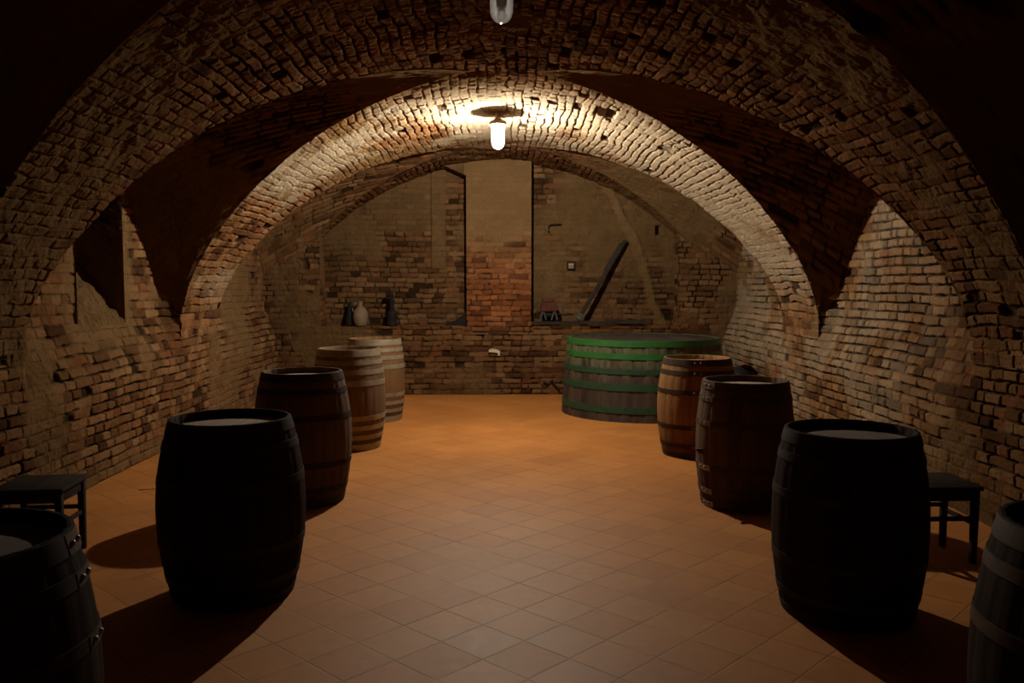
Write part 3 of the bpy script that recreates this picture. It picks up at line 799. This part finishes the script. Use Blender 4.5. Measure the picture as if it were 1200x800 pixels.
leaning('leaning_timber', (on_ledge(677, 12.93), 12.90, ZL + .085), (on_ledge(733, 13.0), 13.055, 2.33), .058, .05, M_PLANK,
        'long dark wooden timber leaning diagonally on the right niche wall', 'timber')

bm = bmesh.new(); add_box(bm, (.16, .09, .075), (0, 0, .0375), None, .008)
bmesh.ops.translate(bm, verts=[v for v in bm.verts if v.co.z > .05], vec=(.006, 0, 0))
o = obj('iron_block', bm, M_BLACK); o.location = (on_ledge(731, 13.02), 13.045, ZL)
tag(o, 'small black block on the ledge behind the right end of the board', 'block')

# small framed box on the niche back
t = thing('wall_box', 'small square black framed box on the right niche wall', 'box', (on_ledge(669, 13.1), YB - .03, 1.66 + (333 - 311) / 1000 * 13.1))
bm = bmesh.new()
for (sx, sz, w, hh) in ((0, .055, .12, .016), (0, -.055, .12, .016), (.052, 0, .016, .12), (-.052, 0, .016, .12)): add_box(bm, (w, .04, hh), (sx, 0, sz), None, .002)
obj('frame', bm, M_BLACK, t)
bm = bmesh.new(); add_box(bm, (.095, .02, .095), (0, .012, 0), None, .002); obj('cover', bm, M_STONE, t)
bm = bmesh.new(); add_box(bm, (.09, .012, .012), (0, -.004, .012), None, .002); obj('bar', bm, M_CHIP, t)

# iron hook in the right niche, wall hook by the vat
bm = bmesh.new(); y = YB - .045
add_tube(bm, [(on_ledge(657, 13.1), YB + .02, 2.575), (on_ledge(657, 13.1), y, 2.575), (on_ledge(645, 13.1), y, 2.565), (on_ledge(643, 13.1), y, 2.545), (on_ledge(642.5, 13.1), y, 2.45)], .011, 8)
tag(obj('iron_hook', bm, M_BLACK), 'black iron hook high on the right niche wall', 'hook')
bm = bmesh.new(); y = Y1 - .05
def at_wall(px, py): return ((px - 587) / 1000 * 12.72, y, 1.66 - (py - 333) / 1000 * 12.72)
add_tube(bm, [(at_wall(651, 447)[0], Y1 + .04, at_wall(651, 447)[2]), at_wall(646, 447), at_wall(641, 450), at_wall(637, 447)], .012, 8)
add_tube(bm, [at_wall(646, 447), at_wall(651, 452), at_wall(657, 459)], .011, 8)
tag(obj('iron_hook', bm, M_BLACK), 'black bent iron hook low on the back wall left of the vat', 'hook')

# flake of pale plaster on the lower back wall
bm = bmesh.new()
pts = [(-.09, .03), (-.05, .055), (.02, .045), (.055, .03), (.085, .015), (.08, -.05), (.05, -.055), (.045, -.01), (-.02, .0), (-.085, .0)]
f = bm.faces.new([bm.verts.new((a, 0, b)) for a, b in pts]); r_ = bmesh.ops.extrude_face_region(bm, geom=[f])
for v in [g for g in r_['geom'] if isinstance(g, bmesh.types.BMVert)]: v.co.y -= .035
o = obj('plaster_flake', bm, M_CHIP, None, smooth=False); o.location = at_wall(579.5, 413); o.location.y = Y1 + .005
tag(o, 'pale flake of old plaster sticking to the back wall below the pier', 'plaster flake')

# dark round pot by the right wall
t = thing('round_pot', 'dark round topped pot by the right wall between two barrels', 'pot', (2.83, 10.15, 0))
lathe_obj('body', [(0, 0), (.12, 0), (.16, .02), (.20, .14), (.215, .30), (.20, .44), (.17, .52), (.17, .55), (0, .55)], M_BLACK, t)
lathe_obj('lid', [(.175, .55), (.175, .565), (.13, .62), (.07, .66), (.03, .672), (0, .675)], M_BLACK, t)

# straw on the floor by the left wall
bm = bmesh.new(); add_tube(bm, [(-.10, -.02, .004), (-.02, 0, .004), (.04, .03, .008), (.07, .09, .004)], .0045, 6)
o = obj('straw', bm, M_STRAW); o.location = (-2.83, 6.86, 0)
tag(o, 'pale stalk of straw on the tiles by the left wall', 'straw')

# ------------------------------------------------------------------ camera, world, view
cam = bpy.data.cameras.new('camera'); co = bpy.data.objects.new('camera', cam); COL.objects.link(co)
cam.sensor_width = 36; cam.lens = 30; cam.clip_start = .05
co.location = (0, 0, H_CAM); co.rotation_euler = (PI / 2 - math.atan(67 / 1000), 0, -.013)
scene.camera = co
w = bpy.data.worlds.new('world'); scene.world = w; w.use_nodes = True
w.node_tree.nodes['Background'].inputs[0].default_value = (.6, .5, .4, 1); w.node_tree.nodes['Background'].inputs[1].default_value = .0
vs = scene.view_settings
vs.view_transform = 'Standard'; vs.look = 'None'; vs.exposure = 0; vs.gamma = 1; vs.use_curve_mapping = False
scene.cycles.max_bounces = 6; scene.cycles.transparent_max_bounces = 12
scene.cycles.sample_clamp_indirect = 4
scene.cycles.caustics_reflective = False; scene.cycles.caustics_refractive = False
